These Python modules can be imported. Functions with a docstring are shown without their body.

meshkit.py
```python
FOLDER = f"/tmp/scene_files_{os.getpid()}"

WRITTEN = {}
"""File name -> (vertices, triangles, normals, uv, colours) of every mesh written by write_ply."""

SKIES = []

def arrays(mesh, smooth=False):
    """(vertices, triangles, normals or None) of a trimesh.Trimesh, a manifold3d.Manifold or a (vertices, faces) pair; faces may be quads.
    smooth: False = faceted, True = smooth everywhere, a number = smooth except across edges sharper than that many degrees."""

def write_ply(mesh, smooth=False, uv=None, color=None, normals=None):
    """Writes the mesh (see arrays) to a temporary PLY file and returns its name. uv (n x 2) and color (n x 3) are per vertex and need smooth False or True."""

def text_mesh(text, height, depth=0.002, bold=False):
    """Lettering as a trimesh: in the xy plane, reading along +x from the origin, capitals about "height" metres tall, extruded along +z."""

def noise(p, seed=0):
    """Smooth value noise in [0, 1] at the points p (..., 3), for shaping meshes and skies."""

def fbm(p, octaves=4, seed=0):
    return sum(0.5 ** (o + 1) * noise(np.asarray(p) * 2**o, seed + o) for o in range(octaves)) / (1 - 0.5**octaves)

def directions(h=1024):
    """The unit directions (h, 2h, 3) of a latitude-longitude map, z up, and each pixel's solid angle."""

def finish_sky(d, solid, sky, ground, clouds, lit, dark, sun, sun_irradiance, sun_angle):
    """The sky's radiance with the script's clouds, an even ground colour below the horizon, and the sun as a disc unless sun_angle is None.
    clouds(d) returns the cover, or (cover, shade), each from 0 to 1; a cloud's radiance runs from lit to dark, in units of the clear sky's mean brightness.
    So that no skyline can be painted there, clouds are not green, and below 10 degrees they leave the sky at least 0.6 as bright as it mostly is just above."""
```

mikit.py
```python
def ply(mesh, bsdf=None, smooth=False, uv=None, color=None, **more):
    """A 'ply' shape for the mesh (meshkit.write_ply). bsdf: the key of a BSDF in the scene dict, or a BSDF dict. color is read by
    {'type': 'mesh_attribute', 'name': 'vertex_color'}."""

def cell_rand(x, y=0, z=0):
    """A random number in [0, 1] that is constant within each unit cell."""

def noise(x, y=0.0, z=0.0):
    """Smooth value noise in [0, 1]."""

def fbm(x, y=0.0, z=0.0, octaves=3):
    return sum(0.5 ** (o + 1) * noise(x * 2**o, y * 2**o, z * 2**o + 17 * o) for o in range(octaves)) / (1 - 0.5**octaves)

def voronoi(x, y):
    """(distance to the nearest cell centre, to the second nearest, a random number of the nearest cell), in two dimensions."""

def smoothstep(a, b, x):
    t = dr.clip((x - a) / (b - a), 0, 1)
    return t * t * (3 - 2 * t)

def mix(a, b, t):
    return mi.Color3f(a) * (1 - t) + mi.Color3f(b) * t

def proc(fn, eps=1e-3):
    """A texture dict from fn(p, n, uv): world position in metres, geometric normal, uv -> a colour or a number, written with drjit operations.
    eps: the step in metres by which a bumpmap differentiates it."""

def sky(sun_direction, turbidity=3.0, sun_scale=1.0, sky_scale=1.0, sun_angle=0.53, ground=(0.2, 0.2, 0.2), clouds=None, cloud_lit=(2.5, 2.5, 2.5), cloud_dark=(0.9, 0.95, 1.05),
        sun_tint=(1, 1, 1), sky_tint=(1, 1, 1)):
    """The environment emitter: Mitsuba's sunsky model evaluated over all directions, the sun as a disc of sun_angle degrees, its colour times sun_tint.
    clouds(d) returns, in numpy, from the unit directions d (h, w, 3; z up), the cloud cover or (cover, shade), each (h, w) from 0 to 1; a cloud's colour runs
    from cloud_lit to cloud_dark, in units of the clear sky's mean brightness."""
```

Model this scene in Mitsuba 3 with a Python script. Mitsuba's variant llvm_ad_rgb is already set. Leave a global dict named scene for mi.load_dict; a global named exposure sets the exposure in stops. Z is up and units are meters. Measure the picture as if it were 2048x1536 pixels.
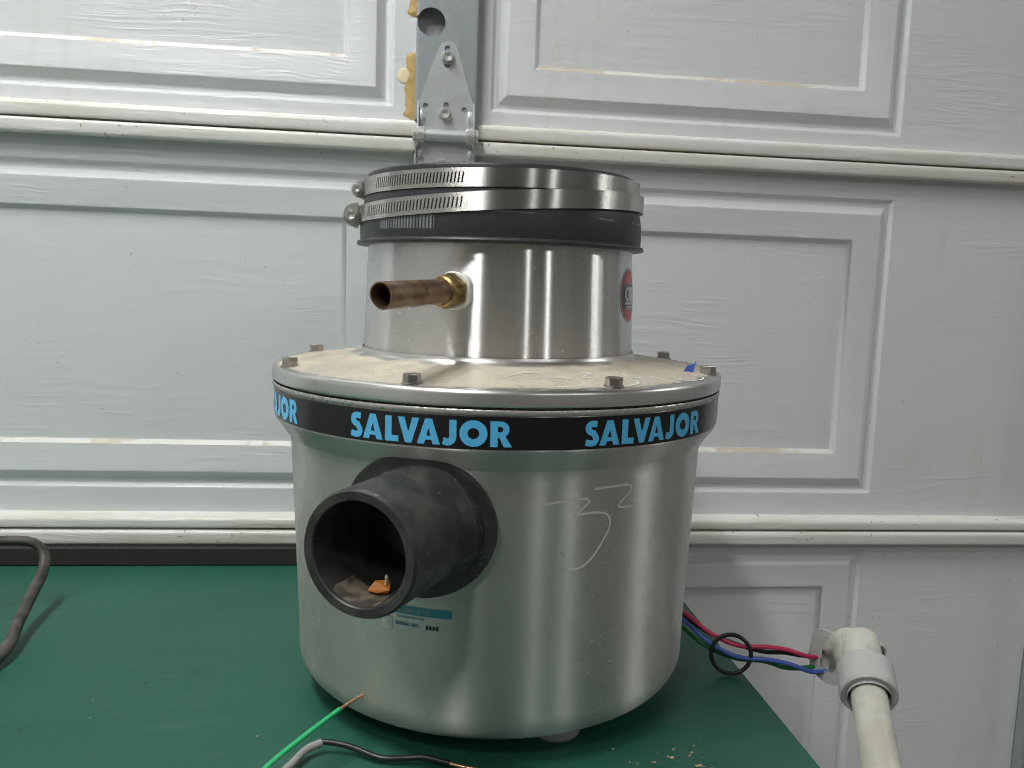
import math, random
import numpy as np
import trimesh
import drjit as dr
import mitsuba as mi
import mikit
from shapely.geometry import Polygon, LineString, Point, box as sbox
from shapely import affinity
from shapely.ops import unary_union

scene, labels = {}, {}
rng = random.Random(7)
PI = math.pi

# ------------------------------------------------------------------ camera
CAM = np.array([-0.0597, -0.6515, 0.3098])
RIGHT = np.array([0.9935, -0.1084, 0.0358]); UP = np.array([-0.0226, 0.1209, 0.9924]); FWD = np.array([0.1119, 0.9867, -0.1177])
scene['camera'] = {'type': 'perspective', 'fov': 62.766, 'fov_axis': 'x', 'near_clip': 0.02, 'far_clip': 50.0,
                   'to_world': mi.ScalarTransform4f().look_at(origin=CAM.tolist(), target=(CAM + FWD).tolist(), up=UP.tolist())}
exposure = -0.48

# ------------------------------------------------------------------ lamps of the garage (all overhead, outside the frame)
# name, centre, size x, size y, radiance
LAMPS = [
    ('ceiling_lamp', (-0.56, -0.42, 1.55), 0.09, 0.84, 128.0, 'long white box lamp hanging over the left end of the bench'),
    ('ceiling_lamp', (-0.77, -1.57, 1.80), 0.12, 0.40, 112.0, 'narrow white box lamp on the ceiling left of the camera'),
    ('ceiling_lamp', (1.06, -3.25, 1.80), 0.12, 0.24, 160.0, 'small white box lamp on the ceiling nearest the rear wall'),
    ('ceiling_lamp', (1.90, -2.60, 1.75), 0.14, 0.24, 170.0, 'square white box lamp on the ceiling right of the camera'),
    ('ceiling_lamp', (2.30, -0.20, 1.30), 0.10, 0.34, 130.0, 'white box lamp hanging by the right wall beyond the door'),
    ('ceiling_lamp', (1.25, 0.10, 0.98), 0.20, 0.12, 16.0, 'small white lamp on the jamb right of the door'),
]


# ------------------------------------------------------------------ helpers
def numbered(key):
    if key not in scene and not any(k.startswith(key + '__') for k in scene):
        return key
    n = 1
    while f'{key}_{n:03d}' in scene or any(k.startswith(f'{key}_{n:03d}__') for k in scene):
        n += 1
    return f'{key}_{n:03d}'


def tag(key, label=None, cat=None, group=None, kind=None):
    d = labels.setdefault(key, {})
    for k, v in (('label', label), ('category', cat), ('group', group), ('kind', kind)):
        if v:
            d[k] = v
    return key


def add(name, mesh, bsdf, parent=None, smooth=30, uv=None, label=None, cat=None, group=None, kind=None, **more):
    key = numbered((parent + '__' if parent else '') + name)
    scene[key] = mikit.ply(mesh, bsdf, smooth=smooth, uv=uv, **more)
    if label or cat or group or kind:
        tag(key, label, cat, group, kind)
    return key


def rot_y(a):
    c, s = math.cos(a), math.sin(a)
    return np.array([[c, 0, s], [0, 1, 0], [-s, 0, c]])


TILT = rot_y(math.radians(-0.5))


def dsp(v):
    """Disposer space to the world: the machine leans by half a degree on its feet."""
    return np.asarray(v, float) @ TILT.T + np.array([0.0045, 0, 0])


def lathe(segments, n=200):
    """segments: lists of (radius, z); each is smooth inside and sharp against the next. Returns (v, f, uv)."""
    vs, fs, uvs, at = [], [], [], 0
    a = PI / 2 + np.linspace(0, 2 * PI, n + 1)
    for seg in segments:
        seg = np.asarray(seg, float)
        m = len(seg)
        V = np.stack([seg[None, :, 0] * np.cos(a)[:, None], seg[None, :, 0] * np.sin(a)[:, None], np.broadcast_to(seg[None, :, 1], (n + 1, m))], -1).reshape(-1, 3)
        L = np.r_[0, np.cumsum(np.linalg.norm(np.diff(seg, axis=0), axis=1))]
        U = np.stack([np.repeat(np.linspace(0, 1, n + 1), m), np.tile(L, n + 1)], -1)
        i, j = np.meshgrid(np.arange(n), np.arange(m - 1), indexing='ij')
        q = at + np.stack([i * m + j, (i + 1) * m + j, (i + 1) * m + j + 1, i * m + j + 1], -1).reshape(-1, 4)
        vs.append(V); uvs.append(U); fs.append(np.vstack([q[:, [0, 1, 2]], q[:, [0, 2, 3]]])); at += len(V)
    return np.vstack(vs), np.vstack(fs), np.vstack(uvs)


def arc(c, r, a0, a1, n=8):
    return [(c[0] + r * math.cos(math.radians(a)), c[1] + r * math.sin(math.radians(a))) for a in np.linspace(a0, a1, n)]


def cbox(x0, x1, y0, y1, z0, z1, b=0.001):
    p = []
    for sx in (0, 1):
        for sy in (0, 1):
            for sz in (0, 1):
                c = np.array([(x0, x1)[sx], (y0, y1)[sy], (z0, z1)[sz]]); d = np.array([1 - 2 * sx, 1 - 2 * sy, 1 - 2 * sz]) * b
                for k in range(3):
                    e = d.copy(); e[k] = 0
                    p.append(c + e)
    return trimesh.convex.convex_hull(np.array(p))


def cat_mesh(ms):
    return trimesh.util.concatenate([trimesh.Trimesh(m[0], m[1], process=False) if isinstance(m, tuple) else m for m in ms])


def frame_of(d):
    d = np.asarray(d, float) / np.linalg.norm(d)
    a = np.cross(d, [0, 0, 1]) if abs(d[2]) < 0.95 else np.cross(d, [1, 0, 0])
    a /= np.linalg.norm(a)
    return a, np.cross(a, d), d   # side, up-ish, axis


def turned(profile, origin, d, n=48, shape=None):
    """A body of revolution: profile of (radius, distance along d); sharp by the smoothing angle."""
    a, b, d = frame_of(d)
    pr = np.asarray(profile, float)
    t = np.linspace(0, 2 * PI, n, endpoint=False)
    k = np.ones(n) if shape is None else shape(t)
    v = origin + (pr[:, None, 0] * k[None])[..., None] * (np.cos(t)[None, :, None] * a + np.sin(t)[None, :, None] * b) + pr[:, None, 1, None] * d
    m = len(pr)
    i, j = np.meshgrid(np.arange(m - 1), np.arange(n), indexing='ij')
    q = np.stack([i * n + j, i * n + (j + 1) % n, (i + 1) * n + (j + 1) % n, (i + 1) * n + j], -1).reshape(-1, 4)
    tm = trimesh.Trimesh(v.reshape(-1, 3), np.vstack([q[:, [0, 1, 2]], q[:, [0, 2, 3]]]), process=False)
    return tm


def spline(pts, n=12):
    p = np.asarray(pts, float)
    P = np.vstack([2 * p[0] - p[1], p, 2 * p[-1] - p[-2]])
    out = []
    for i in range(1, len(P) - 2):
        for t in np.linspace(0, 1, n, endpoint=False):
            a, b, c, d = P[i - 1], P[i], P[i + 1], P[i + 2]
            out.append(0.5 * (2 * b + (c - a) * t + (2 * a - 5 * b + 4 * c - d) * t * t + (3 * b - a - 3 * c + d) * t ** 3))
    out.append(p[-1])
    return np.array(out)


def tube(pts, r, sides=12, flat=None, caps=True):
    """Swept tube with parallel-transported frames. r: number or per-point; flat: (wide, thin) factors."""
    p = np.asarray(pts, float)
    n = len(p)
    T = np.gradient(p, axis=0); T /= np.linalg.norm(T, axis=1, keepdims=True)
    a = np.cross(T[0], [0, 0, 1.0]); a /= np.linalg.norm(a)
    r = np.broadcast_to(r, (n,))
    ang = np.arange(sides) * 2 * PI / sides
    w, th = flat or (1, 1)
    V = []
    for i in range(n):
        a = a - T[i] * (a @ T[i]); a /= np.linalg.norm(a); b = np.cross(T[i], a)
        V.append(p[i] + r[i] * (w * np.cos(ang)[:, None] * a + th * np.sin(ang)[:, None] * b))
    V = np.vstack(V)
    i, j = np.meshgrid(np.arange(n - 1), np.arange(sides), indexing='ij')
    q = np.stack([i * sides + j, i * sides + (j + 1) % sides, (i + 1) * sides + (j + 1) % sides, (i + 1) * sides + j], -1).reshape(-1, 4)
    F = [q[:, [0, 1, 2]], q[:, [0, 2, 3]]]
    if caps:
        V = np.vstack([V, p[:1], p[-1:]]); k = np.arange(sides)
        F += [np.stack([(k + 1) % sides, k, k * 0 + n * sides], -1), np.stack([(n - 1) * sides + k, (n - 1) * sides + (k + 1) % sides, k * 0 + n * sides + 1], -1)]
    m = trimesh.Trimesh(V, np.vstack(F), process=False)
    m.fix_normals()
    return m


def extrude_x(yz, x0, x1, nx=1):
    """A closed (y, z) outline drawn out along x."""
    m = trimesh.creation.extrude_polygon(Polygon(yz), x1 - x0, engine='earcut')
    v = np.array(m.vertices)
    m = trimesh.Trimesh(np.stack([x0 + v[:, 2], v[:, 0], v[:, 1]], -1), m.faces, process=False)
    return m


def extrude_y(poly, y0, y1):
    """A shapely outline in (x, z), y0 the side towards the camera."""
    m = trimesh.creation.extrude_polygon(poly, y1 - y0, engine='earcut')
    v = np.array(m.vertices)
    m = trimesh.Trimesh(np.stack([v[:, 0], y1 - v[:, 2], v[:, 1]], -1), m.faces, process=False)
    m.fix_normals()
    return m


def polys(g):
    return [p for p in getattr(g, 'geoms', [g]) if p.area > 0]


def wrap(shape, radius, az0, z0, thick=0.0, edge=0.004, lift=0.0003, zslope=0.0):
    """Lays an outline (arc length, height) round the disposer's axis. radius: number or function of z; az0 in degrees from -y towards +x."""
    ms = []
    for g in polys(shape):
        if thick:
            m = trimesh.creation.extrude_polygon(g, thick, engine='earcut'); v, f = np.array(m.vertices), np.array(m.faces)
        else:
            v2, f = trimesh.creation.triangulate_polygon(g, engine='earcut'); v = np.c_[v2, np.zeros(len(v2))]
        v, f = trimesh.remesh.subdivide_to_size(v, f, edge, max_iter=12)
        R0 = radius if not callable(radius) else radius(z0)
        a = math.radians(az0) + v[:, 0] / R0
        z = z0 + v[:, 1]
        r = (np.full(len(v), radius) if not callable(radius) else radius(z)) + lift + v[:, 2]
        x = r * np.sin(a)
        m = trimesh.Trimesh(np.stack([x, -r * np.cos(a), z + zslope * x], -1), f, process=True)
        ms.append(m)
    m = trimesh.util.concatenate(ms)
    m.fix_normals()
    if not thick:      # outward
        c = m.triangles_center; n = m.face_normals
        bad = (c[:, 0] * n[:, 0] + c[:, 1] * n[:, 1]) < 0
        f = np.array(m.faces); f[bad] = f[bad][:, ::-1]
        m = trimesh.Trimesh(m.vertices, f, process=False)
    m.vertices = dsp(m.vertices)
    return m


def dmesh(m):
    m.vertices = dsp(m.vertices)
    return m


# ------------------------------------------------------------------ materials
def rgb(*c):
    return {'type': 'rgb', 'value': list(c)}


def two(b):
    return {'type': 'twosided', 'bsdf': b}


def mat(name, color, rough=0.5, spec=0.5, metal=0.0, bump=None, bscale=1.0, eps=1e-3, **kw):
    b = {'type': 'principled', 'base_color': color if isinstance(color, dict) else rgb(*color), 'roughness': rough, 'metallic': metal, **kw}
    if metal == 0:
        b['specular'] = spec
    if bump is not None:
        b = {'type': 'bumpmap', 'arbitrary': mikit.proc(bump, eps), 'scale': bscale, 'bsdf': b}
    scene[name] = two(b)
    return name


N, FB, SM, MIX = mikit.noise, mikit.fbm, mikit.smoothstep, mikit.mix


def grain(p, n, uv):
    """Pressed wood grain of the steel door: broken wavy ridges in patches over a fine pebble."""
    x, z = p.x, p.z
    w = (N(x * 14, z * 22, 3.0) - 0.5) * 0.010 + (N(x * 45, z * 60, 5.0) - 0.5) * 0.0022
    v = (z + w) * 480
    line = 1 - dr.abs(N(x * 10, v, 1.0) * 2 - 1)
    line = SM(0.66, 0.98, line)
    patch = 0.42 + 0.58 * SM(0.30, 0.7, N(x * 8, z * 19, 9.0)) * SM(0.25, 0.6, N(x * 26, z * 60, 2.0))
    peb = FB(x * 260, z * 420, 7.0, octaves=2)
    return line * patch * 0.00023 + peb * 0.00010


def ledge_grain(p, n, uv):
    x, z, y = p.x, p.z, p.y
    w = (N(x * 9, z * 20, 4.0) - 0.5) * 0.016 + (N(x * 40, z * 60, 6.0) - 0.5) * 0.003
    v = (z + y * 0.4 + w + 0.10 * x * (N(x * 2.3, 1.0, 2.0) - 0.35)) * 330
    line = SM(0.6, 0.98, 1 - dr.abs(N(x * 10, v, 2.0) * 2 - 1))
    return line * SM(0.3, 0.6, N(x * 6, 3.0, z * 9)) * 0.00022 + FB(x * 200, z * 300, y * 200, octaves=2) * 0.00006


def door_color(p, n, uv):
    x, z = p.x, p.z
    c = MIX(mi.Color3f(0.69, 0.705, 0.712), mi.Color3f(0.65, 0.665, 0.672), FB(x * 3, z * 5, 2.0))
    # fly specks and thin runs of grime
    sp = SM(0.92, 0.97, N(x * 430, z * 430, 11.0)) * SM(0.78, 0.84, N(x * 25, z * 25, 4.0))
    c = MIX(c, mi.Color3f(0.42, 0.34, 0.22), sp * 0.75)
    run = SM(0.6, 0.95, N(x * 95, z * 9, 21.0)) * SM(0.60, 0.85, N(x * 9, z * 8, 8.0)) * N(x * 400, z * 220, 2.0)
    return MIX(c, mi.Color3f(0.55, 0.53, 0.46), run * 0.35)


def step_color(p, n, uv):
    """The lower step of each panel has caught brown grit in streaks."""
    x, z = p.x, p.z
    t = SM(0.40, 0.62, N(x * 26, 1.0, 3.0) * 0.7 + N(x * 160, z * 200, 5.0) * 0.3)
    return MIX(mi.Color3f(0.66, 0.655, 0.62), mi.Color3f(0.50, 0.43, 0.32), t * 0.8)


def ledge_color(p, n, uv):
    x, y, z = p.x, p.y, p.z
    d = SM(0.3, 0.75, FB(x * 14, z * 130, y * 60))
    c = MIX(mi.Color3f(0.68, 0.68, 0.66), mi.Color3f(0.60, 0.575, 0.49), d * 0.75)
    sp = SM(0.88, 0.94, N(x * 300, z * 380, 7.0)) * SM(0.68, 0.8, N(x * 23, 2.0, z * 40))
    return MIX(c, mi.Color3f(0.26, 0.17, 0.08), sp * 0.8)


mat('door_paint', mikit.proc(door_color), 0.36, 0.5, bump=grain, bscale=1.0, eps=6e-4)
mat('panel_step', mikit.proc(step_color), 0.45, 0.4)
mat('ledge_paint', mikit.proc(ledge_color), 0.38, 0.5, bump=ledge_grain, bscale=1.0, eps=6e-4)


def zinc(p, n, uv):
    x, z, y = p.x, p.z, p.y
    s = mikit.voronoi(x * 130 + z * 15, z * 110 + y * 90)[2]
    return MIX(mi.Color3f(0.56, 0.58, 0.59), mi.Color3f(0.64, 0.66, 0.67), s * 0.5 + FB(x * 40, z * 40, y * 40) * 0.5)


def brushed(p, n, uv):
    return FB(p.x * 900, p.z * 90, p.y * 90, octaves=2) * 0.00004




def zinc_dull(p, n, uv):
    x, z, y = p.x, p.z, p.y
    s = mikit.voronoi(x * 150 + z * 15, z * 120 + y * 90)[2]
    return MIX(mi.Color3f(0.30, 0.33, 0.345), mi.Color3f(0.37, 0.40, 0.415), s * 0.4 + FB(x * 40, z * 14, y * 40) * 0.6)


mat('galvanised', mikit.proc(zinc_dull), 0.45, metal=0.35)
mat('zinc_plate', mikit.proc(zinc), 0.36, metal=0.5, bump=brushed, bscale=1.0, eps=4e-4)
mat('bright_zinc', (0.62, 0.62, 0.60), 0.3, metal=0.55)
mat('dark_hole', (0.02, 0.02, 0.02), 0.8, 0.2)


def foam_c(p, n, uv):
    return MIX(mi.Color3f(0.58, 0.41, 0.17), mi.Color3f(0.40, 0.26, 0.09), FB(p.x * 160, p.y * 160, p.z * 160))


mat('dried_glue', mikit.proc(foam_c), 0.55, 0.4)
mat('pale_glue', (0.80, 0.68, 0.44), 0.5, 0.4)


# turned aluminium: the lathe's fine rings make highlights spread up and down
def al(au, av, refl=0.93):
    return {'type': 'roughconductor', 'material': 'Al', 'distribution': 'ggx', 'alpha_u': au, 'alpha_v': av, 'specular_reflectance': rgb(refl, refl, refl * 0.985)}


def neck_grime(p, n, uv):
    x, y, z = p.x, p.y, p.z
    s = SM(0.90, 0.95, N(x * 330, y * 330, z * 330)) * 0.6
    return dr.minimum(0.06 + 0.12 * FB(x * 30, y * 30, z * 12) + s, 1.0)


def body_grime(p, n, uv):
    x, y, z = p.x, p.y, p.z
    s = SM(0.80, 0.92, N(x * 420, y * 420, z * 420)) * SM(0.42, 0.7, N(x * 17, y * 17, z * 17)) * 0.5
    return dr.minimum(0.16 + 0.30 * FB(x * 60, y * 60, z * 25) + s, 1.0)


def body_dirt(p, n, uv):
    return MIX(mi.Color3f(0.30, 0.295, 0.25), mi.Color3f(0.44, 0.42, 0.345), FB(p.x * 60, p.y * 60, p.z * 40))


def dust_w(p, n, uv):
    x, y, z = p.x, p.y, p.z
    r = dr.sqrt(x * x + y * y)
    w = 1 - SM(0.1605, 0.1650, r + (FB(x * 90, y * 90, 1.0) - 0.5) * 0.006)
    inner = SM(0.104, 0.112, r + (FB(x * 70, y * 70, 4.0) - 0.5) * 0.010)
    thin = 0.55 + 0.20 * SM(0.32, 0.6, FB(x * 16, y * 16, 9.0)) + 0.17 * SM(0.3, 0.6, FB(x * 60, y * 60, 2.0))
    spots = SM(0.7, 0.9, N(x * 330, y * 330, z * 330)) * 0.2
    return dr.clip(w * inner * (thin - spots) + 0.04, 0, 1)


def dust_c(p, n, uv):
    c = MIX(mi.Color3f(0.57, 0.515, 0.415), mi.Color3f(0.52, 0.468, 0.37), FB(p.x * 35, p.y * 35, 3.0))
    return MIX(c, mi.Color3f(0.25, 0.20, 0.13), SM(0.88, 0.94, N(p.x * 430, p.y * 430, 6.0)) * 0.6)


def rim_w(p, n, uv):
    """Pitted corrosion along the seam under the lid's rim."""
    a = dr.atan2(p.y, p.x)
    h = FB(a * 60, 1.0, p.z * 400)
    return dr.clip(0.05 + SM(0.45, 0.6, h) * 0.8 , 0, 1)


scene['neck_metal'] = two({'type': 'blendbsdf', 'weight': mikit.proc(neck_grime), 'a': al(0.014, 0.36), 'b': {'type': 'diffuse', 'reflectance': rgb(0.42, 0.42, 0.41)}})
scene['body_metal'] = two({'type': 'blendbsdf', 'weight': mikit.proc(body_grime), 'a': al(0.045, 0.42, 0.92), 'b': {'type': 'diffuse', 'reflectance': mikit.proc(body_dirt)}})
scene['lid_metal'] = two({'type': 'blendbsdf', 'weight': mikit.proc(dust_w), 'a': al(0.09, 0.16, 0.9), 'b': {'type': 'diffuse', 'reflectance': mikit.proc(dust_c)}})
scene['seam_metal'] = two({'type': 'blendbsdf', 'weight': mikit.proc(rim_w), 'a': al(0.12, 0.2, 0.75), 'b': {'type': 'diffuse', 'reflectance': rgb(0.42, 0.40, 0.35)}})
scene['clamp_metal'] = two({'type': 'roughconductor', 'material': 'Al', 'distribution': 'ggx', 'alpha_u': 0.03, 'alpha_v': 0.34, 'specular_reflectance': rgb(0.80, 0.785, 0.75)})
scene['screw_metal'] = two({'type': 'roughconductor', 'material': 'Al', 'alpha': 0.24, 'specular_reflectance': rgb(0.84, 0.82, 0.77)})


def bolt_c(p, n, uv):
    return MIX(mi.Color3f(0.58, 0.56, 0.52), mi.Color3f(0.40, 0.38, 0.34), FB(p.x * 300, p.y * 300, p.z * 300))


mat('bolt_metal', mikit.proc(bolt_c), 0.28, metal=0.95)


def rubber_c(p, n, uv):
    """Grey-black rubber with the pale prints that an earlier clamp's slots left in it."""
    a = dr.atan2(p.x, -p.y) * 57.29578
    k = SM(0.15, 0.32, dr.abs(a / 1.45 - dr.floor(a / 1.45) - 0.5))
    z = p.z + 0.0087 * p.x
    inz = SM(0.3435, 0.3445, z) * (1 - SM(0.3535, 0.3545, z))
    ina = SM(-57.0, -55.5, a) * (1 - SM(-28.0, -26.0, a)) * SM(0.30, 0.55, N(a * 0.22, 2.0, 3.0))
    b = MIX(mi.Color3f(0.021, 0.023, 0.026), mi.Color3f(0.037, 0.040, 0.045), FB(p.x * 90, p.y * 90, p.z * 160))
    sc = SM(0.45, 0.75, N(a * 0.35, 5.0, 2.0)) * SM(0.0008, 0.0003, dr.abs(z - 0.3560 - 0.0012 * N(a * 0.12, 1.0, 1.0))) * 0.45
    return MIX(b, mi.Color3f(0.26, 0.275, 0.29), dr.minimum(inz * ina * k * 0.75 + sc, 1.0))


mat('collar_rubber', mikit.proc(rubber_c), 0.42, 0.45)


def pipe_c(p, n, uv):
    d = FB(p.x * 70, p.y * 70, p.z * 70)
    c = MIX(mi.Color3f(0.028, 0.028, 0.027), mi.Color3f(0.055, 0.053, 0.048), SM(0.35, 0.75, d))
    return MIX(c, mi.Color3f(0.22, 0.20, 0.16), SM(0.88, 0.94, N(p.x * 420, p.y * 420, p.z * 420)) * 0.5)


mat('pipe_rubber', mikit.proc(pipe_c), 0.45, 0.45)


def silt_c(p, n, uv):
    return MIX(mi.Color3f(0.05, 0.045, 0.037), mi.Color3f(0.17, 0.14, 0.10), SM(0.3, 0.7, FB(p.x * 120, p.y * 120, p.z * 120)))


mat('silt', mikit.proc(silt_c), 0.8, 0.2)
mat('label_black', (0.012, 0.012, 0.013), 0.20, 0.5)
mat('letter_blue', (0.105, 0.50, 0.83), 0.30, 0.5)
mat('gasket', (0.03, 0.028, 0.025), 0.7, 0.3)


def copper_c(p, n, uv):
    d = FB(p.x * 130, p.y * 130, p.z * 130)
    c = MIX(mi.Color3f(0.33, 0.205, 0.13), mi.Color3f(0.20, 0.125, 0.085), SM(0.3, 0.7, d))
    return MIX(c, mi.Color3f(0.42, 0.36, 0.26), SM(0.6, 0.8, FB(p.x * 45, p.y * 45, p.z * 80)) * 0.4)


mat('old_copper', mikit.proc(copper_c), 0.36, metal=0.75)


def brass_c(p, n, uv):
    return MIX(mi.Color3f(0.46, 0.33, 0.13), mi.Color3f(0.22, 0.14, 0.05), SM(0.3, 0.7, FB(p.x * 220, p.y * 220, p.z * 220)))


mat('old_brass', mikit.proc(brass_c), 0.32, metal=0.8)
mat('thread_seal', (0.80, 0.80, 0.76), 0.45, 0.5)
mat('chalk', (0.60, 0.60, 0.585), 0.95, 0.1)
mat('chalk_faint', (0.42, 0.42, 0.40), 0.95, 0.1)
mat('sticker_teal', (0.045, 0.26, 0.34), 0.25, 0.5)
mat('sticker_pale', (0.30, 0.36, 0.36), 0.3, 0.5)
mat('sticker_white', (0.62, 0.62, 0.61), 0.3, 0.5)
mat('sticker_ink', (0.03, 0.03, 0.03), 0.4, 0.4)
mat('seal_red', (0.42, 0.045, 0.05), 0.3, 0.5)
mat('seal_black', (0.03, 0.03, 0.032), 0.25, 0.5)
mat('seal_grey', (0.42, 0.42, 0.43), 0.3, 0.5)
mat('tape_blue', (0.045, 0.10, 0.42), 0.5, 0.4)
mat('orange_scrap', (0.52, 0.17, 0.02), 0.4, 0.5)
mat('cream_scrap', (0.70, 0.58, 0.40), 0.5, 0.4)


def table_c(p, n, uv):
    x, y = p.x, p.y
    c = MIX(mi.Color3f(0.016, 0.084, 0.058), mi.Color3f(0.019, 0.097, 0.068), FB(x * 9, y * 14, 2.0))
    sw = SM(0.52, 0.75, N(x * 7 + y * 4, y * 60 - x * 14, 5.0)) * SM(0.4, 0.7, N(x * 5, y * 5, 7.0))   # wiped smears of dust
    c = MIX(c, mi.Color3f(0.050, 0.120, 0.094), sw * 0.8)
    du = SM(0.55, 0.9, N(x * 160, y * 240, 1.0)) * SM(0.55, 0.8, N(x * 22, y * 34, 3.0))
    c = MIX(c, mi.Color3f(0.15, 0.16, 0.11), du * 0.08)
    dk = SM(0.84, 0.9, N(x * 150, y * 260, 13.0)) * SM(0.74, 0.8, N(x * 16, y * 24, 12.0))
    return MIX(c, mi.Color3f(0.012, 0.035, 0.03), dk * 0.4)


def table_b(p, n, uv):
    return FB(p.x * 120, p.y * 120, 1.0) * 0.0002 + N(p.x * 14, p.y * 14, 2.0) * 0.0006


mat('table_green', mikit.proc(table_c), 0.42, 0.25, bump=table_b, bscale=1.0)
mat('table_leg_steel', (0.10, 0.10, 0.10), 0.5, metal=0.5)
mat('wire_red', (0.62, 0.040, 0.12), 0.35, 0.5)
mat('wire_blue', (0.075, 0.14, 0.50), 0.35, 0.5)
mat('wire_green', (0.02, 0.20, 0.055), 0.35, 0.5)
mat('wire_black', (0.018, 0.018, 0.018), 0.35, 0.5)
mat('wire_bright_green', (0.03, 0.44, 0.16), 0.35, 0.5)
mat('wire_grey', (0.28, 0.27, 0.26), 0.5, 0.4)
mat('bare_copper', (0.80, 0.46, 0.28), 0.28, metal=0.9)


def cord_c(p, n, uv):
    return MIX(mi.Color3f(0.035, 0.032, 0.029), mi.Color3f(0.10, 0.088, 0.075), SM(0.3, 0.7, FB(p.x * 70, p.y * 70, p.z * 70)))


mat('cord_rubber', mikit.proc(cord_c), 0.5, 0.4)


def pvc_c(p, n, uv):
    d = SM(0.45, 0.75, FB(p.x * 60, p.y * 60, p.z * 60))
    c = MIX(mi.Color3f(0.52, 0.51, 0.455), mi.Color3f(0.45, 0.435, 0.365), d)
    return MIX(c, mi.Color3f(0.22, 0.19, 0.14), SM(0.91, 0.95, N(p.x * 260, p.y * 260, p.z * 260)) * 0.7)


mat('pvc', mikit.proc(pvc_c), 0.34, 0.5)
mat('pvc_grey', (0.43, 0.43, 0.42), 0.4, 0.5)
mat('garage_wall', (0.27, 0.27, 0.265), 0.9, 0.2)
mat('garage_ceiling', (0.26, 0.255, 0.25), 0.9, 0.2)
mat('pale_wall', (0.60, 0.60, 0.59), 0.9, 0.2)
mat('garage_floor', (0.20, 0.19, 0.175), 0.8, 0.3)
mat('lamp_white', (0.75, 0.75, 0.75), 0.5, 0.4)

# ------------------------------------------------------------------ the garage around the bench
FLOOR, CEIL = -0.90, 1.90


def quad(pts):
    return (np.array(pts, float), np.array([[0, 1, 2, 3]]))


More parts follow.
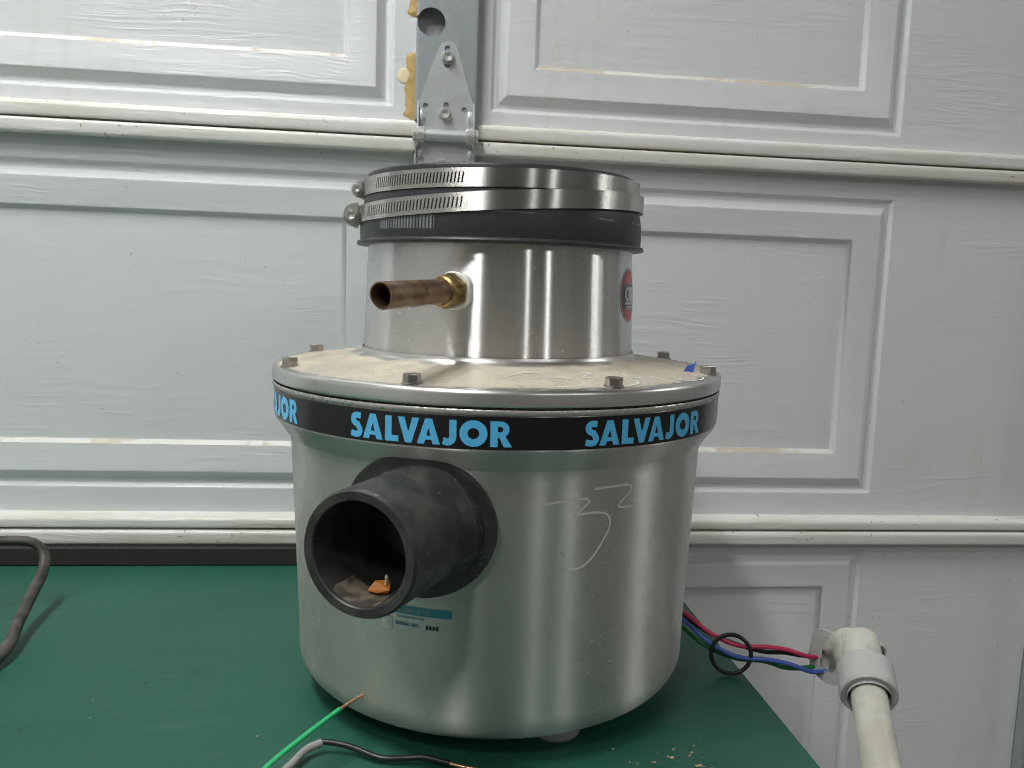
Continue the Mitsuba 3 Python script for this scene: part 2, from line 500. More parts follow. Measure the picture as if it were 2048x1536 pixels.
X0, X1, Y0, Y1 = -1.7, 2.8, -4.8, 0.36
add('floor', quad([(X0, Y0, FLOOR), (X1, Y0, FLOOR), (X1, Y1, FLOOR), (X0, Y1, FLOOR)]), 'garage_floor', smooth=False, kind='structure')
add('ceiling', quad([(X0, Y0, CEIL), (X0, Y1, CEIL), (X1, Y1, CEIL), (X1, Y0, CEIL)]), 'garage_ceiling', smooth=False, kind='structure')
add('rear_wall', quad([(X0, Y0, FLOOR), (X0, Y0, CEIL), (X1, Y0, CEIL), (X1, Y0, FLOOR)]), 'garage_wall', smooth=False, kind='structure')
add('left_wall', quad([(X0, Y0, FLOOR), (X0, Y1, FLOOR), (X0, Y1, CEIL), (X0, Y0, CEIL)]), 'pale_wall', smooth=False, kind='structure')
add('right_wall', quad([(X1, Y0, FLOOR), (X1, Y0, CEIL), (X1, Y1, CEIL), (X1, Y1, FLOOR)]), 'garage_wall', smooth=False, kind='structure')
add('front_wall', quad([(X0, Y1, FLOOR), (X1, Y1, FLOOR), (X1, Y1, CEIL), (X0, Y1, CEIL)]), 'garage_wall', smooth=False, kind='structure')
for nm, (cx, cy, cz), sx, sy, rad, lab in LAMPS:
    k = numbered(nm)
    m = cbox(cx - sx / 2 - 0.02, cx + sx / 2 + 0.02, cy - sy / 2 - 0.02, cy + sy / 2 + 0.02, cz + 0.004, cz + 0.07, 0.01)
    add('housing', m, 'lamp_white', k)
    hx, hy = sx / 2, sy / 2
    add('tube', quad([(cx - hx, cy - hy, cz), (cx - hx, cy + hy, cz), (cx + hx, cy + hy, cz), (cx + hx, cy - hy, cz)]), 'lamp_white', k, smooth=False,
        emitter={'type': 'area', 'radiance': rgb(rad * 0.985, rad, rad * 0.975)})
    tag(k, lab, 'lamp')

# ------------------------------------------------------------------ garage door
YD = 0.280
DX0, DX1 = -1.20, 0.705
door = 'garage_door'
tag(door, 'closed light grey steel garage door with pressed wood grain panels behind the bench', 'garage door')
# (inset from the panel's outer edge, depth behind the frame face)
PROFILE = [(0, 0), (0.0015, 0.0004), (0.0055, 0.0042), (0.0085, 0.0050), (0.0105, 0.0046), (0.0190, -0.0030), (0.0205, -0.0034), (0.0475, 0.0010), (0.0485, 0.0016), (0.0530, 0.0060), (0.0545, 0.0064)]


def panel_meshes(x0, x1, z0, z1):
    """Rings of the pressed panel; the lower step (where grit lies) apart."""
    rings = [np.array([(x0 + s, YD + d, z0 + s), (x1 - s, YD + d, z0 + s), (x1 - s, YD + d, z1 - s), (x0 + s, YD + d, z1 - s)]) for s, d in PROFILE]
    v = np.vstack(rings)
    f, step = [], []
    for k in range(len(rings) - 1):
        for j in range(4):
            q = [k * 4 + j, k * 4 + (j + 1) % 4, (k + 1) * 4 + (j + 1) % 4, (k + 1) * 4 + j]
            (step if (k in (8,) and j == 0) else f).append(q)
    L = (len(rings) - 1) * 4
    f.append([L, L + 1, L + 2, L + 3])
    tri = lambda q: np.vstack([np.array(q)[:, [0, 1, 2]], np.array(q)[:, [0, 2, 3]]])
    return trimesh.Trimesh(v, tri(f), process=False), trimesh.Trimesh(v, tri(step), process=False)


def door_section(z0, z1, rects, ledges):
    key = numbered(door + '__door_section')
    plate = sbox(DX0, z0, DX1, z1)
    for r in rects:
        plate = plate.difference(sbox(r[0], r[2], r[1], r[3]))
    v, f = trimesh.creation.triangulate_polygon(plate, engine='earcut')
    m = trimesh.Trimesh(np.c_[v[:, 0], np.full(len(v), YD), v[:, 1]], f, process=False)
    if m.face_normals[0][1] > 0:
        m.invert()
    scene[key] = mikit.ply(m, 'door_paint', smooth=False)
    for r in rects:
        a, b = panel_meshes(*r)
        add('panel', a, 'door_paint', key, smooth=25)
        add('panel_edge', b, 'panel_step', key, smooth=False)
    for yz in ledges:
        add('ledge', extrude_x(yz, DX0, DX1), 'ledge_paint', key, smooth=35)
    return key


def upper_strip(zg, top):
    return [(0.2815, zg + top + 0.0035), (0.2765, zg + top + 0.0030), (0.2688, zg + top + 0.0004), (0.2664, zg + top - 0.0015), (0.2655, zg + top - 0.0040), (0.2655, zg + 0.0032), (0.2662, zg + 0.0016), (0.2685, zg + 0.0010), (0.2815, zg + 0.0010)]


def lower_strip(zg, bot):
    return [(0.2815, zg - 0.0010), (0.2700, zg - 0.0010), (0.2662, zg - 0.0016), (0.2643, zg - 0.0032), (0.2636, zg - 0.0056), (0.2636, zg - bot + 0.0022), (0.2644, zg - bot + 0.0006), (0.2660, zg - bot), (0.2815, zg - bot)]


ZA, ZB = 0.4612, 0.0338
door_section(ZA + 0.001, 0.89, [(-0.5645, -0.0915, 0.4925, 0.80), (0.0100, 0.4830, 0.4925, 0.80)], [upper_strip(ZA, 0.0150)])
door_section(ZB + 0.001, ZA - 0.001, [(-0.5645, -0.0915, 0.0755, 0.4230), (0.0100, 0.4830, 0.0755, 0.4230)], [lower_strip(ZA, 0.0155), upper_strip(ZB, 0.0125)])
door_section(-0.393, ZB - 0.001, [(-0.5645, -0.0915, -0.3400, 0.0085), (0.0100, 0.4810, -0.3400, 0.0085)], [lower_strip(ZB, 0.0165)])

# steel stile that the hinge sits on
SX0, SX1, SYF = -0.0690, -0.0046, 0.2620


def channel(x0, x1, z0, z1, yf, yb, hole=None, rnd=0.0025):
    pl = sbox(x0 + rnd, z0, x1 - rnd, z1)
    if hole:
        pl = pl.difference(hole)
    parts = [extrude_y(pl, yf, yf + 0.0012)]
    for s, xe in ((1, x0), (-1, x1)):
        prof = [(xe + s * rnd, yf)] + [(xe + s * rnd - s * rnd * math.sin(t), yf + rnd - rnd * math.cos(t)) for t in np.linspace(0.2, PI / 2, 6)] + [(xe, yb), (xe + s * 0.0012, yb), (xe + s * 0.0012, yf + rnd), (xe + s * rnd, yf + 0.0012)]
        m = trimesh.creation.extrude_polygon(Polygon(prof), z1 - z0, engine='earcut')
        m.apply_translation([0, 0, z0])
        if hole is not None:
            hb = np.array(hole.bounds)
            pieces = []
            if hb[0] < x0 + rnd and s == 1:       # the hole bites into the bend
                m = trimesh.creation.extrude_polygon(Polygon(prof), z1 - (hb[3] - 0.0085), engine='earcut'); m.apply_translation([0, 0, hb[3] - 0.0085])
                m2 = trimesh.creation.extrude_polygon(Polygon(prof), hb[1] + 0.0085 - z0, engine='earcut'); m2.apply_translation([0, 0, z0])
                m3 = trimesh.creation.extrude_polygon(Polygon([(x0, yf + 0.006), (x0, yb), (x0 + 0.0012, yb), (x0 + 0.0012, yf + 0.006)]), hb[3] - hb[1] - 0.017, engine='earcut'); m3.apply_translation([0, 0, hb[1] + 0.0085])
                parts += [m2, m3]
        parts.append(m)
    return cat_mesh(parts)


hole = Point(-0.0538, 0.5770).buffer(0.0145, 32)
st = add('stile', channel(SX0, SX1, ZA + 0.018, 0.88, SYF, YD - 0.0006, hole), 'galvanised', door, smooth=35, label='galvanised steel stile with a round hole above the hinge')
add('stile', channel(SX0, SX1, ZB + 0.016, ZA - 0.018, SYF, YD - 0.0006), 'galvanised', door, smooth=35)
add('end_stile', channel(0.7055, 0.770, -0.393, 0.88, 0.262, YD - 0.0006), 'galvanised', door, smooth=35)

# hinge
hg = numbered(door + '__hinge')
HX, HZ, HY = -0.0365, 0.4612, 0.2600     # middle of the barrel; HY the leaf's front face


def hp(x, z):
    return (HX + x, HZ + z)


leaf = unary_union([Point(hp(0.0010, 0.0868)).buffer(0.0102, 24), Point(hp(-0.0270, 0.0340)).buffer(0.0015), Point(hp(0.0275, 0.0330)).buffer(0.0015)]).convex_hull
leaf = leaf.union(sbox(HX - 0.0285, HZ + 0.006, HX + 0.0290, HZ + 0.0340)).buffer(0.0008).buffer(-0.0008)
for x, z, r in ((-0.0213, 0.0310, 0.0028), (0.0190, 0.0290, 0.0028), (0.0, 0.0330, 0.0028)):
    leaf = leaf.difference(Point(hp(x, z)).buffer(r, 16))
leaf = leaf.difference(sbox(HX - 0.0028, HZ + 0.026, HX + 0.0028, HZ + 0.033)).difference(LineString([hp(0, 0.0730), hp(0, 0.0900)]).buffer(0.0030))
scene[hg] = mikit.ply(extrude_y(leaf, HY, HY + 0.0016), 'zinc_plate', smooth=30)
tag(hg, 'zinc plated hinge with pointed upper leaf and two hex screws')
low = sbox(HX - 0.0300, HZ - 0.046, HX + 0.0300, HZ - 0.0050)
for x, z, r in ((-0.0245, -0.0245, 0.0030), (0.0205, -0.0265, 0.0030)):
    low = low.difference(Point(hp(x, z)).buffer(r, 16))
add('lower_leaf', extrude_y(low, HY + 0.0006, HY + 0.0022), 'zinc_plate', hg)
for s in (-1, 1):    # side cheeks bent towards the room
    ch = Polygon([(HY + 0.0012, HZ + 0.036), (HY - 0.004, HZ + 0.030), (HY - 0.0085, HZ + 0.006), (HY - 0.0105, HZ - 0.003), (HY - 0.008, HZ - 0.011), (HY + 0.0012, HZ - 0.014)])
    x = HX + s * 0.0292
    add('cheek', extrude_x(list(ch.exterior.coords)[:-1], x - 0.0008, x + 0.0008), 'zinc_plate', hg)
    lo = Polygon([(HY + 0.0012, HZ - 0.012), (HY - 0.007, HZ - 0.004), (HY - 0.007, HZ - 0.012), (HY - 0.003, HZ - 0.020), (HY - 0.002, HZ - 0.046), (HY + 0.0012, HZ - 0.046)])
    add('cheek', extrude_x(list(lo.exterior.coords)[:-1], x + s * 0.0016 - 0.0006, x + s * 0.0016 + 0.0006), 'zinc_plate', hg)
    # pressed gusset at the root of the cheek
    g = trimesh.creation.icosphere(2, 1.0); g.apply_scale([0.0042, 0.0035, 0.0085]); g.apply_translation([HX + s * 0.0252, HY + 0.0006, HZ + 0.0195])
    add('gusset', g, 'zinc_plate', hg, smooth=True)
    g = trimesh.creation.icosphere(2, 1.0); g.apply_scale([0.004, 0.003, 0.006]); g.apply_translation([HX + s * 0.0268, HY + 0.0008, HZ - 0.0165])
    add('gusset', g, 'zinc_plate', hg, smooth=True)
    bu = turned([(0, 0), (0.0075, 0), (0.0083, 0.001), (0.0083, 0.0075), (0.0072, 0.0085), (0.0072, 0.0095), (0, 0.0095)], np.array([HX + s * 0.0215, HY - 0.0050, HZ + 0.0005]), [s, 0, 0])
    add('bushing', bu, 'bright_zinc', hg)
    bu = turned([(0, 0), (0.0078, 0), (0.0078, 0.0016), (0.0068, 0.0028), (0, 0.0028)], np.array([HX + s * 0.0314, HY - 0.0050, HZ + 0.0005]), [s, 0, 0])
    add('bushing', bu, 'bright_zinc', hg)
add('barrel', turned([(0, -0.0225), (0.0060, -0.0225), (0.0060, 0.0225), (0, 0.0225)], np.array([HX, HY - 0.0050, HZ + 0.0005]), [1, 0, 0]), 'zinc_plate', hg)


def hex_head(origin, d, af, h, spin=0.0, flange=0.0, fl_h=0.0012, dish=0.0):
    """Hex bolt head with chamfered top, a washer flange and a dished top where wanted."""
    n = 48
    def shape(t):
        k = ((t + spin) % (PI / 3)) - PI / 6
        return 1 / np.cos(k)
    r = af / 2
    a = turned([(0, 0), (r, 0), (r, h * 0.86), (r * 0.93, h), (r * 0.72, h), (r * 0.5, h - dish), (0, h - dish * 1.3)], origin, d, n, shape)
    ms = [a]
    if flange:
        ms.append(turned([(0, 0), (flange, 0), (flange, fl_h * 0.6), (flange * 0.93, fl_h), (0, fl_h)], origin, d, n))
    return cat_mesh(ms)


for x, z, sp in ((0.0008, 0.0810, 0.3), (-0.0008, 0.0232, 0.1)):
    add('hex_screw', hex_head(np.array([HX + x, HY, HZ + z]), [0, -1, 0], 0.0105, 0.0058, sp, 0.0072, 0.0014, 0.0016), 'bright_zinc', hg)
add('hex_screw', hex_head(np.array([HX - 0.002, HY, HZ - 0.0285]), [0, -1, 0], 0.0105, 0.0058, 0.2, 0.0072, 0.0014, 0.0016), 'bright_zinc', hg)
# stamped marks on the leaf, worn and upside down
for i, (w, h) in enumerate(((0.0006, 0.0055), (0.0006, 0.0035), (0.0006, 0.005), (0.0006, 0.0045), (0.002, 0.0006))):
    x = HX - 0.0045 + i * 0.0024
    add('stamp_mark', cbox(x, x + w, HY - 0.0002, HY + 0.0004, HZ + 0.0475, HZ + 0.0475 + h, 0.0001), 'bright_zinc', hg, smooth=False)


# beads of dried adhesive squeezed out beside the stile
def bead(x0, x1, z0, z1, th, seed):
    rr = np.random.default_rng(seed)
    n = 60
    zz = np.linspace(z0, z1, n)
    wob = np.interp(np.linspace(0, 1, n), np.linspace(0, 1, 14), rr.normal(0, 1, 14))
    edge = x0 + 0.0012 * wob
    m = 8
    V = []
    for i in range(n):
        endr = min(1, (i + 0.3) / 4, (n - 0.7 - i) / 4)
        for j in range(m):
            u = j / (m - 1)
            x = x1 + (edge[i] - x1) * (1 - u) * (0.5 + 0.5 * endr)
            bump = math.sin(PI * min(max(u * 0.75 + 0.02, 0), 1)) * endr
            V.append((x, YD - 0.0004 - th * bump * (0.7 + 0.3 * rr.random()), zz[i]))
    i, j = np.meshgrid(np.arange(n - 1), np.arange(m - 1), indexing='ij')
    q = np.stack([i * m + j, i * m + j + 1, (i + 1) * m + j + 1, (i + 1) * m + j], -1).reshape(-1, 4)
    return trimesh.Trimesh(np.array(V), np.vstack([q[:, [0, 1, 2]], q[:, [0, 2, 3]]]), process=False)


add('adhesive_bead', bead(-0.0790, SX0 + 0.0006, 0.4805, 0.5500, 0.0014, 3), 'dried_glue', door, smooth=True, label='yellow bead of dried adhesive beside the stile')
add('adhesive_bead', bead(-0.0775, SX0 + 0.0006, 0.5860, 0.640, 0.0018, 5), 'dried_glue', door, smooth=True)
lump = trimesh.creation.icosphere(3, 1.0); lump.apply_scale([0.0062, 0.0008, 0.0080]); lump.apply_translation([-0.0815, YD - 0.0006, 0.5255])
add('adhesive_lump', lump, 'pale_glue', door, smooth=True, label='pale blister of adhesive on the left edge of the bead')

# ------------------------------------------------------------------ bench
TX1, TYB, TYF = 0.2120, 0.2500, -0.43
tb = 'workbench'
tag(tb, 'green painted bench top under the disposer, dusty and scuffed', 'workbench')
top = cbox(-1.05, TX1, TYF, TYB, -0.022, 0.0, 0.0015)
add('top', top, 'table_green', tb)
add('added_shade_strip', cbox(-1.05, 0.16, TYB - 0.006, TYB - 0.001, 0.0006, 0.0195, 0.0008), 'gasket', tb, label='added low black strip standing in for deep shade along the back edge of the bench top')  # added strip: its black stands in for the shade below the door ledge
for x in (-1.0, TX1 - 0.05):
    for y in (TYF + 0.05, TYB - 0.05):
        add('leg', cbox(x - 0.02, x + 0.02, y - 0.02, y + 0.02, FLOOR, -0.0225, 0.002), 'table_leg_steel', tb)

# ------------------------------------------------------------------ the disposer
dp = 'garbage_disposer'
tag(dp, 'large polished aluminium garbage disposer with black outlet pipe standing on the green bench', 'garbage disposer')


def dlathe(name, segs, bsdf, parent=dp, n=240, **kw):
    v, f, uv = lathe(segs, n)
    return add(name, (dsp(v), f), bsdf, parent, smooth=True, uv=uv, **kw)


RB0, RB1 = 0.1505, 0.1565     # body radius low and high
bodyz = lambda z: RB0 + (RB1 - RB0) * (np.clip(z, 0.04, 0.19) - 0.04) / 0.15
dlathe('housing', [[(0.001, 0.0135), (0.126, 0.0135)], arc((0.1296, 0.0345), 0.0212, -97, 2, 14) + [(bodyz(z), z) for z in (0.06, 0.09, 0.12, 0.15, 0.18, 0.190)] + [(0.1570, 0.1945), (0.1582, 0.1975)],
                    [(0.1582, 0.1975), (0.1672, 0.2098), (0.1680, 0.2118)], [(0.1680, 0.2118), (0.1682, 0.2330)]], 'body_metal')
dlathe('base', [[(0.001, 0.0), (0.098, 0.0)], [(0.098, 0.0), (0.102, 0.0139)]], 'gasket')
for a in (20, 140, 262):
    c = dsp([[0.108 * math.sin(math.radians(a)), -0.108 * math.cos(math.radians(a)), 0.0]])[0]; c[2] = 0.0002
    add('foot', turned([(0, 0), (0.017, 0), (0.018, 0.002), (0.017, 0.0150), (0, 0.0150)], c, [0, 0, 1]), 'wire_grey', dp)
fl = dlathe('housing_flange', [[(0.1682, 0.2330), (0.1694, 0.2336), (0.1696, 0.2358), (0.1690, 0.2366)]], 'seam_metal')
dlathe('gasket', [[(0.1678, 0.2364), (0.1684, 0.2372), (0.1678, 0.2380)]], 'gasket')
ld = dlathe('lid', [arc((0.1682, 0.2396), 0.0018, -95, 0, 5) + [(0.1702, 0.2420)] + [(0.1702, 0.2455)] + arc((0.1674, 0.2457), 0.0028, 0, 84, 10) + [(0.1640, 0.24885), (0.150, 0.2508), (0.130, 0.2536), (0.116, 0.2556)] + [(0.1082, 0.2568), (0.1058, 0.2576), (0.1046, 0.2592), (0.1042, 0.2612)]],
            'lid_metal', label='round lid plate under pale tan dust with a bright rolled rim')
neckr = lambda z: 0.1032 + (0.1000 - 0.1032) * (z - 0.262) / (0.345 - 0.262)
dlathe('neck', [[(neckr(z), z) for z in (0.2606, 0.2650, 0.272, 0.29, 0.31, 0.33, 0.345)]], 'neck_metal', label='mirror bright turned neck between lid and rubber collar')

# rubber collar
dlathe('rubber_collar', [[(0.0920, 0.3360), (0.1065, 0.3360)], [(0.1065, 0.3360), (0.1086, 0.3364), (0.1090, 0.3376), (0.1084, 0.3390), (0.1064, 0.3398)], [(0.1064, 0.3398), (0.1066, 0.3470), (0.1062, 0.3560), (0.1046, 0.3640), (0.1030, 0.3720), (0.1014, 0.3840), (0.1010, 0.3860)] + arc((0.0992, 0.3862), 0.0018, 0, 180, 7) + [(0.0970, 0.3700), (0.0965, 0.3460)], [(0.0965, 0.3460), (0.001, 0.3450)]],
       'collar_rubber', label='black rubber sleeve collar clamped round the top')


# the two worm clamps
def clamp(zc, slope, r, label, slots_to, slots_from, n_slots, screw_az, out=0.0010, sc=1.0):
    k = numbered(dp + '__hose_clamp')
    W = 0.0122
    ang = np.linspace(slots_from, slots_to, n_slots)
    hw = math.degrees(0.00055 / r)
    cols = sorted(set(np.linspace(-180, slots_from - 1.5, 60)) | set(ang - hw) | set(ang + hw) | set(np.linspace(slots_to + 1.5, 180, 120)))
    zs = np.array([-W / 2, -0.0035, 0.0035, W / 2])
    lean = np.array([0.0, -0.30, 0.30, 0.0])
    slot = [any(abs((cols[c] + cols[c + 1]) / 2 - a) < hw * 0.5 for a in ang) for c in range(len(cols) - 1)]

    def pts(rr):
        A = np.radians(np.array(cols)[:, None] + lean[None] * (np.array(cols)[:, None] > slots_from - 1) * (np.array(cols)[:, None] < slots_to + 1))
        x, y = rr * np.sin(A), -rr * np.cos(A)
        return dsp(np.stack([x, y, zc + zs[None] + slope * x], -1).reshape(-1, 3)), np.stack([A / (2 * PI), np.broadcast_to(zs * 5, A.shape)], -1).reshape(-1, 2)
    Vs, Us, Fs, at = [], [], [], 0
    for rr, flip in ((r + 0.0004, False), (r, True)):
        P, U = pts(rr)
        q = [[c * 4 + b, (c + 1) * 4 + b, (c + 1) * 4 + b + 1, c * 4 + b + 1] for c in range(len(cols) - 1) for b in range(3) if not (slot[c] and b == 1)]
        q = np.array(q) + at
        Fs.append(q[:, ::-1] if flip else q); Vs.append(P); Us.append(U); at += len(P)
    Po, Pi = Vs[0].reshape(-1, 4, 3), Vs[1].reshape(-1, 4, 3)
    for b in (0, 3):      # upper and lower edge of the strap
        n = len(cols); V = np.vstack([Po[:, b], Pi[:, b]])
        c = np.arange(n - 1)
        Fs.append(at + np.stack([c, c + n, c + 1 + n, c + 1], -1)[:, :: (1 if b == 0 else -1)]); Vs.append(V); Us.append(np.tile(np.array(cols)[:, None] / 360, (2, 2))); at += len(V)
    for c in range(len(cols) - 1):
        if slot[c]:
            for (c0, b0), (c1, b1) in (((c, 1), (c, 2)), ((c, 2), (c + 1, 2)), ((c + 1, 2), (c + 1, 1)), ((c + 1, 1), (c, 1))):
                Vs.append(np.array([Po[c0, b0], Po[c1, b1], Pi[c1, b1], Pi[c0, b0]])); Us.append(np.array([[0, 0], [1, 0], [1, 1], [0, 1.0]])); Fs.append(np.array([[at, at + 1, at + 2, at + 3]])); at += 4
    scene[k] = mikit.ply((np.vstack(Vs), np.vstack(Fs)), 'clamp_metal', smooth=True, uv=np.vstack(Us))
    tag(k, label)
    # worm housing and screw at the left
    a = math.radians(screw_az)
    o = np.array([math.sin(a), -math.cos(a), 0.0]); tdir = np.array([math.cos(a), math.sin(a), 0.0])
    base = o * (r + out) + np.array([0, 0, zc + slope * (r * math.sin(a))])
    # saddle: half cylinder shell along the strap
    prof = [(-0.0064, 0), (-0.0064, 0.0018)] + [(0.0056 * math.cos(t), 0.0034 + 0.0044 * math.sin(t)) for t in np.linspace(PI, 0, 12)] + [(0.0064, 0.0018), (0.0064, 0)]
    sh = Polygon(prof)
    sh = affinity.scale(sh, sc, sc, origin=(0, 0))
    e = trimesh.creation.extrude_polygon(sh, 0.0135, engine='earcut')
    v = np.array(e.vertices)
    P = base + v[:, :1] * np.array([0, 0, 1.0]) + v[:, 1:2] * o + (v[:, 2:3] - 0.00675) * tdir
    hm = trimesh.Trimesh(dsp(P), e.faces, process=False); hm.fix_normals()
    add('worm_housing', hm, 'screw_metal', k, smooth=40)
    so = base + o * 0.0038 * sc - tdir * -0.0068
    sc = hex_head(so, tdir, 0.0056 * sc, 0.0050, 0.2, 0.0043, 0.0012, 0.0008)
    add('worm_screw', dmesh(sc), 'screw_metal', k)
    return k


clamp(0.3782, 0.011, 0.1038, 'upper stainless hose clamp on the rubber collar', -19.6, -62.0, 31, -91.0)
clamp(0.3641, 0.062, 0.1072, 'lower stainless hose clamp, sagging to the left on the rubber collar', -19.4, -66.0, 31, -87.0, 0.0006, 1.40)

# lid bolts
for k in range(8):
    a = math.radians(-114.0 + 45 * k)
    r, z = 0.1608, 0.2486
    c = np.array([r * math.sin(a), -r * math.cos(a), z])
    bk = add('bolt', dmesh(hex_head(c + [0, 0, 0.0014], [0, 0, 1], 0.0100, 0.0052, 0.35 + k * 0.7, 0.0, 0, 0.0004)), 'bolt_metal', dp)
    add('washer', dmesh(turned([(0, 0), (0.0066, 0), (0.0066, 0.0012), (0.0062, 0.0015), (0, 0.0015)], c, [0, 0, 1])), 'bolt_metal', bk)

# black label band with the maker's lettering
band = dlathe('label_band', [[(0.16845, 0.2128), (0.16865, 0.2325)]], 'label_black', label='glossy black label band with blue lettering')


def glyphs():
    g = {}
    th = 0.27
    top = arc((0.36, 0.715), 0.160, 35, 250, 16)
    bot = arc((0.335, 0.275), 0.150, 85, -150, 16)
    s_path = [(0.56, 0.865), (0.44, 0.872)] + arc((0.345, 0.705), 0.168, 80, 235, 12) + [(0.40, 0.515)] + arc((0.345, 0.290), 0.168, 50, -85, 12) + [(0.22, 0.128), (0.06, 0.165)]
    g['S'] = (LineString(s_path).buffer(th / 2, cap_style=2, join_style=1).intersection(sbox(0, -0.02, 0.7, 1.02)), 0.66)
    A = Polygon([(0, 0), (0.33, 1), (0.62, 1), (0.95, 0), (0.64, 0), (0.59, 0.16), (0.36, 0.16), (0.31, 0)], [[(0.405, 0.34), (0.475, 0.60), (0.545, 0.34)]])
    g['A'] = (A, 0.95)
    g['L'] = (Polygon([(0, 0), (0.60, 0), (0.60, 0.26), (0.31, 0.26), (0.31, 1), (0, 1)]), 0.60)
    g['V'] = (Polygon([(0, 1), (0.31, 1), (0.46, 0.46), (0.61, 1), (0.92, 1), (0.60, 0), (0.32, 0)]), 0.92)
    J = LineString([(0.47, 1.0), (0.47, 0.36)] + arc((0.265, 0.345), 0.205, 0, -115, 12) + [(0.08, 0.185)]).buffer(0.15, cap_style=2)
    g['J'] = (J.intersection(sbox(-0.05, -0.03, 0.7, 1)), 0.62)
    g['O'] = (Point(0.54, 0.5).buffer(0.54, 32).difference(Point(0.54, 0.5).buffer(0.205, 24)), 1.08)
    g['O'] = (affinity.scale(g['O'][0], 1.0, 0.96, origin=(0.54, 0.5)), 1.08)
    R = sbox(0, 0, 0.31, 1).union(Point(0.42, 0.68).buffer(0.32, 24)).union(sbox(0.1, 0.36, 0.42, 1.0)).union(Polygon([(0.30, 0.45), (0.52, 0.0), (0.86, 0.0), (0.58, 0.45)]))
    R = R.difference(unary_union([Point(0.40, 0.68).buffer(0.085, 12), sbox(0.31, 0.595, 0.40, 0.765)])).difference(Polygon([(0.31, -0.01), (0.31, 0.36), (0.33, 0.36), (0.51, -0.01)]))
    g['R'] = (R, 0.86)
    return g


GL = glyphs()
starts = {0: ('S', 0.0), 1: ('A', 0.64), 2: ('L', 1.66), 3: ('V', 2.20), 4: ('A', 3.00), 5: ('J', 3.95), 6: ('O', 4.66), 7: ('R', 5.82)}
word = unary_union([affinity.translate(GL[c][0], x, 0) for c, x in starts.values()])
# keep a dark hairline between touching letters
word = unary_union([affinity.translate(GL[c][0].buffer(-0.012), x, 0) for c, x in starts.values()])
WLEN = 6.68
for az_right in (-55.9, -2.0, 48.4, 102.0, 154.0, 206.0, 256.0):
    arcl = math.radians(35.6) * 0.1686
    s = arcl / WLEN
    shp = affinity.scale(word, s, 0.0157, origin=(0, 0))
    add('lettering', wrap(shp, 0.1686, az_right - math.degrees(arcl / 0.1686), 0.2145, lift=0.00025, edge=0.0035), 'letter_blue', band, smooth=True)

# outlet: saddle flange and pipe
op = numbered(dp + '__outlet_pipe')
oz = 0.1616
AZP, AZB = math.radians(-29.3), math.radians(-22.4)
od = np.array([math.sin(AZP), -math.cos(AZP), 0.0])
ob = np.array([math.sin(AZB) * 0.153, -math.cos(AZB) * 0.153, oz])
PR, PI_R, PL = 0.0364, 0.0298, 0.0712
scene[op] = mikit.ply(dmesh(turned([(PR + 0.006, -0.010), (PR + 0.0045, 0.006), (PR + 0.0012, 0.0105), (PR, 0.016), (PR, PL - 0.0022), (PR - 0.0008, PL - 0.0008), (PR - 0.0012, PL), (PI_R + 0.0006, PL), (PI_R, PL - 0.0008), (PI_R - 0.0004, PL - 0.004), (PI_R - 0.0008, PL - 0.034), (PI_R - 0.0012, 0.002), (0.0, 0.002)], ob, od, 96)), 'pipe_rubber', smooth=25)
tag(op, 'wide black rubber outlet pipe pointing out to the front left')
fv, ff = [], []
nt = 72
for k_, (sc_, th_) in enumerate([(1.0, -0.002), (1.0, 0.0050), (0.985, 0.0060), (0.95, 0.0062), (0.5, 0.0062)]):
    for t in np.arange(nt) * 2 * PI / nt:
        u, w = 0.0500 * sc_ * math.cos(t), 0.0455 * sc_ * math.sin(t)
        z = oz - 0.001 + w
        a = math.radians(-23.0) + u / 0.1545
        r = float(bodyz(z)) + th_
        fv.append((r * math.sin(a), -r * math.cos(a), z))
for k_ in range(4):
    for t in range(nt):
        ff.append([k_ * nt + t, k_ * nt + (t + 1) % nt, (k_ + 1) * nt + (t + 1) % nt, (k_ + 1) * nt + t])
add('flange', (dsp(np.array(fv)), np.array(ff)), 'pipe_rubber', op, smooth=40)
# silt lying along the bottom of the pipe's mouth
side = np.cross(od, [0, 0, 1]); side /= np.linalg.norm(side)
sv, sf = [], []
ns, na = 14, 22
for i in range(ns):
    for j in range(na):
        t = math.radians(-90 - 30 + 62 * j / (na - 1) + 8)
        L = PL - 0.003 - 0.022 * i / (ns - 1)
        e = min(1.0, 4 * (i / (ns - 1)) * (1 - i / (ns - 1)) + 0.05) * math.sin(PI * j / (na - 1))
        rr_ = PI_R - 0.0003 - 0.0012 * e - (0.001 * i / (ns - 1))
        sv.append(ob + od * L + rr_ * (math.cos(t) * side + math.sin(t) * np.array([0, 0, 1.0])))
for i in range(ns - 1):
    for j in range(na - 1):
        sf.append([i * na + j, i * na + j + 1, (i + 1) * na + j + 1, (i + 1) * na + j])
add('silt', (dsp(np.array(sv)), np.array(sf)), 'silt', op, smooth=True, kind='stuff')


# water inlet: copper pipe in a brass fitting
def axis(az, el):
    return np.array([math.sin(az) * math.cos(el), -math.cos(az) * math.cos(el), math.sin(el)])


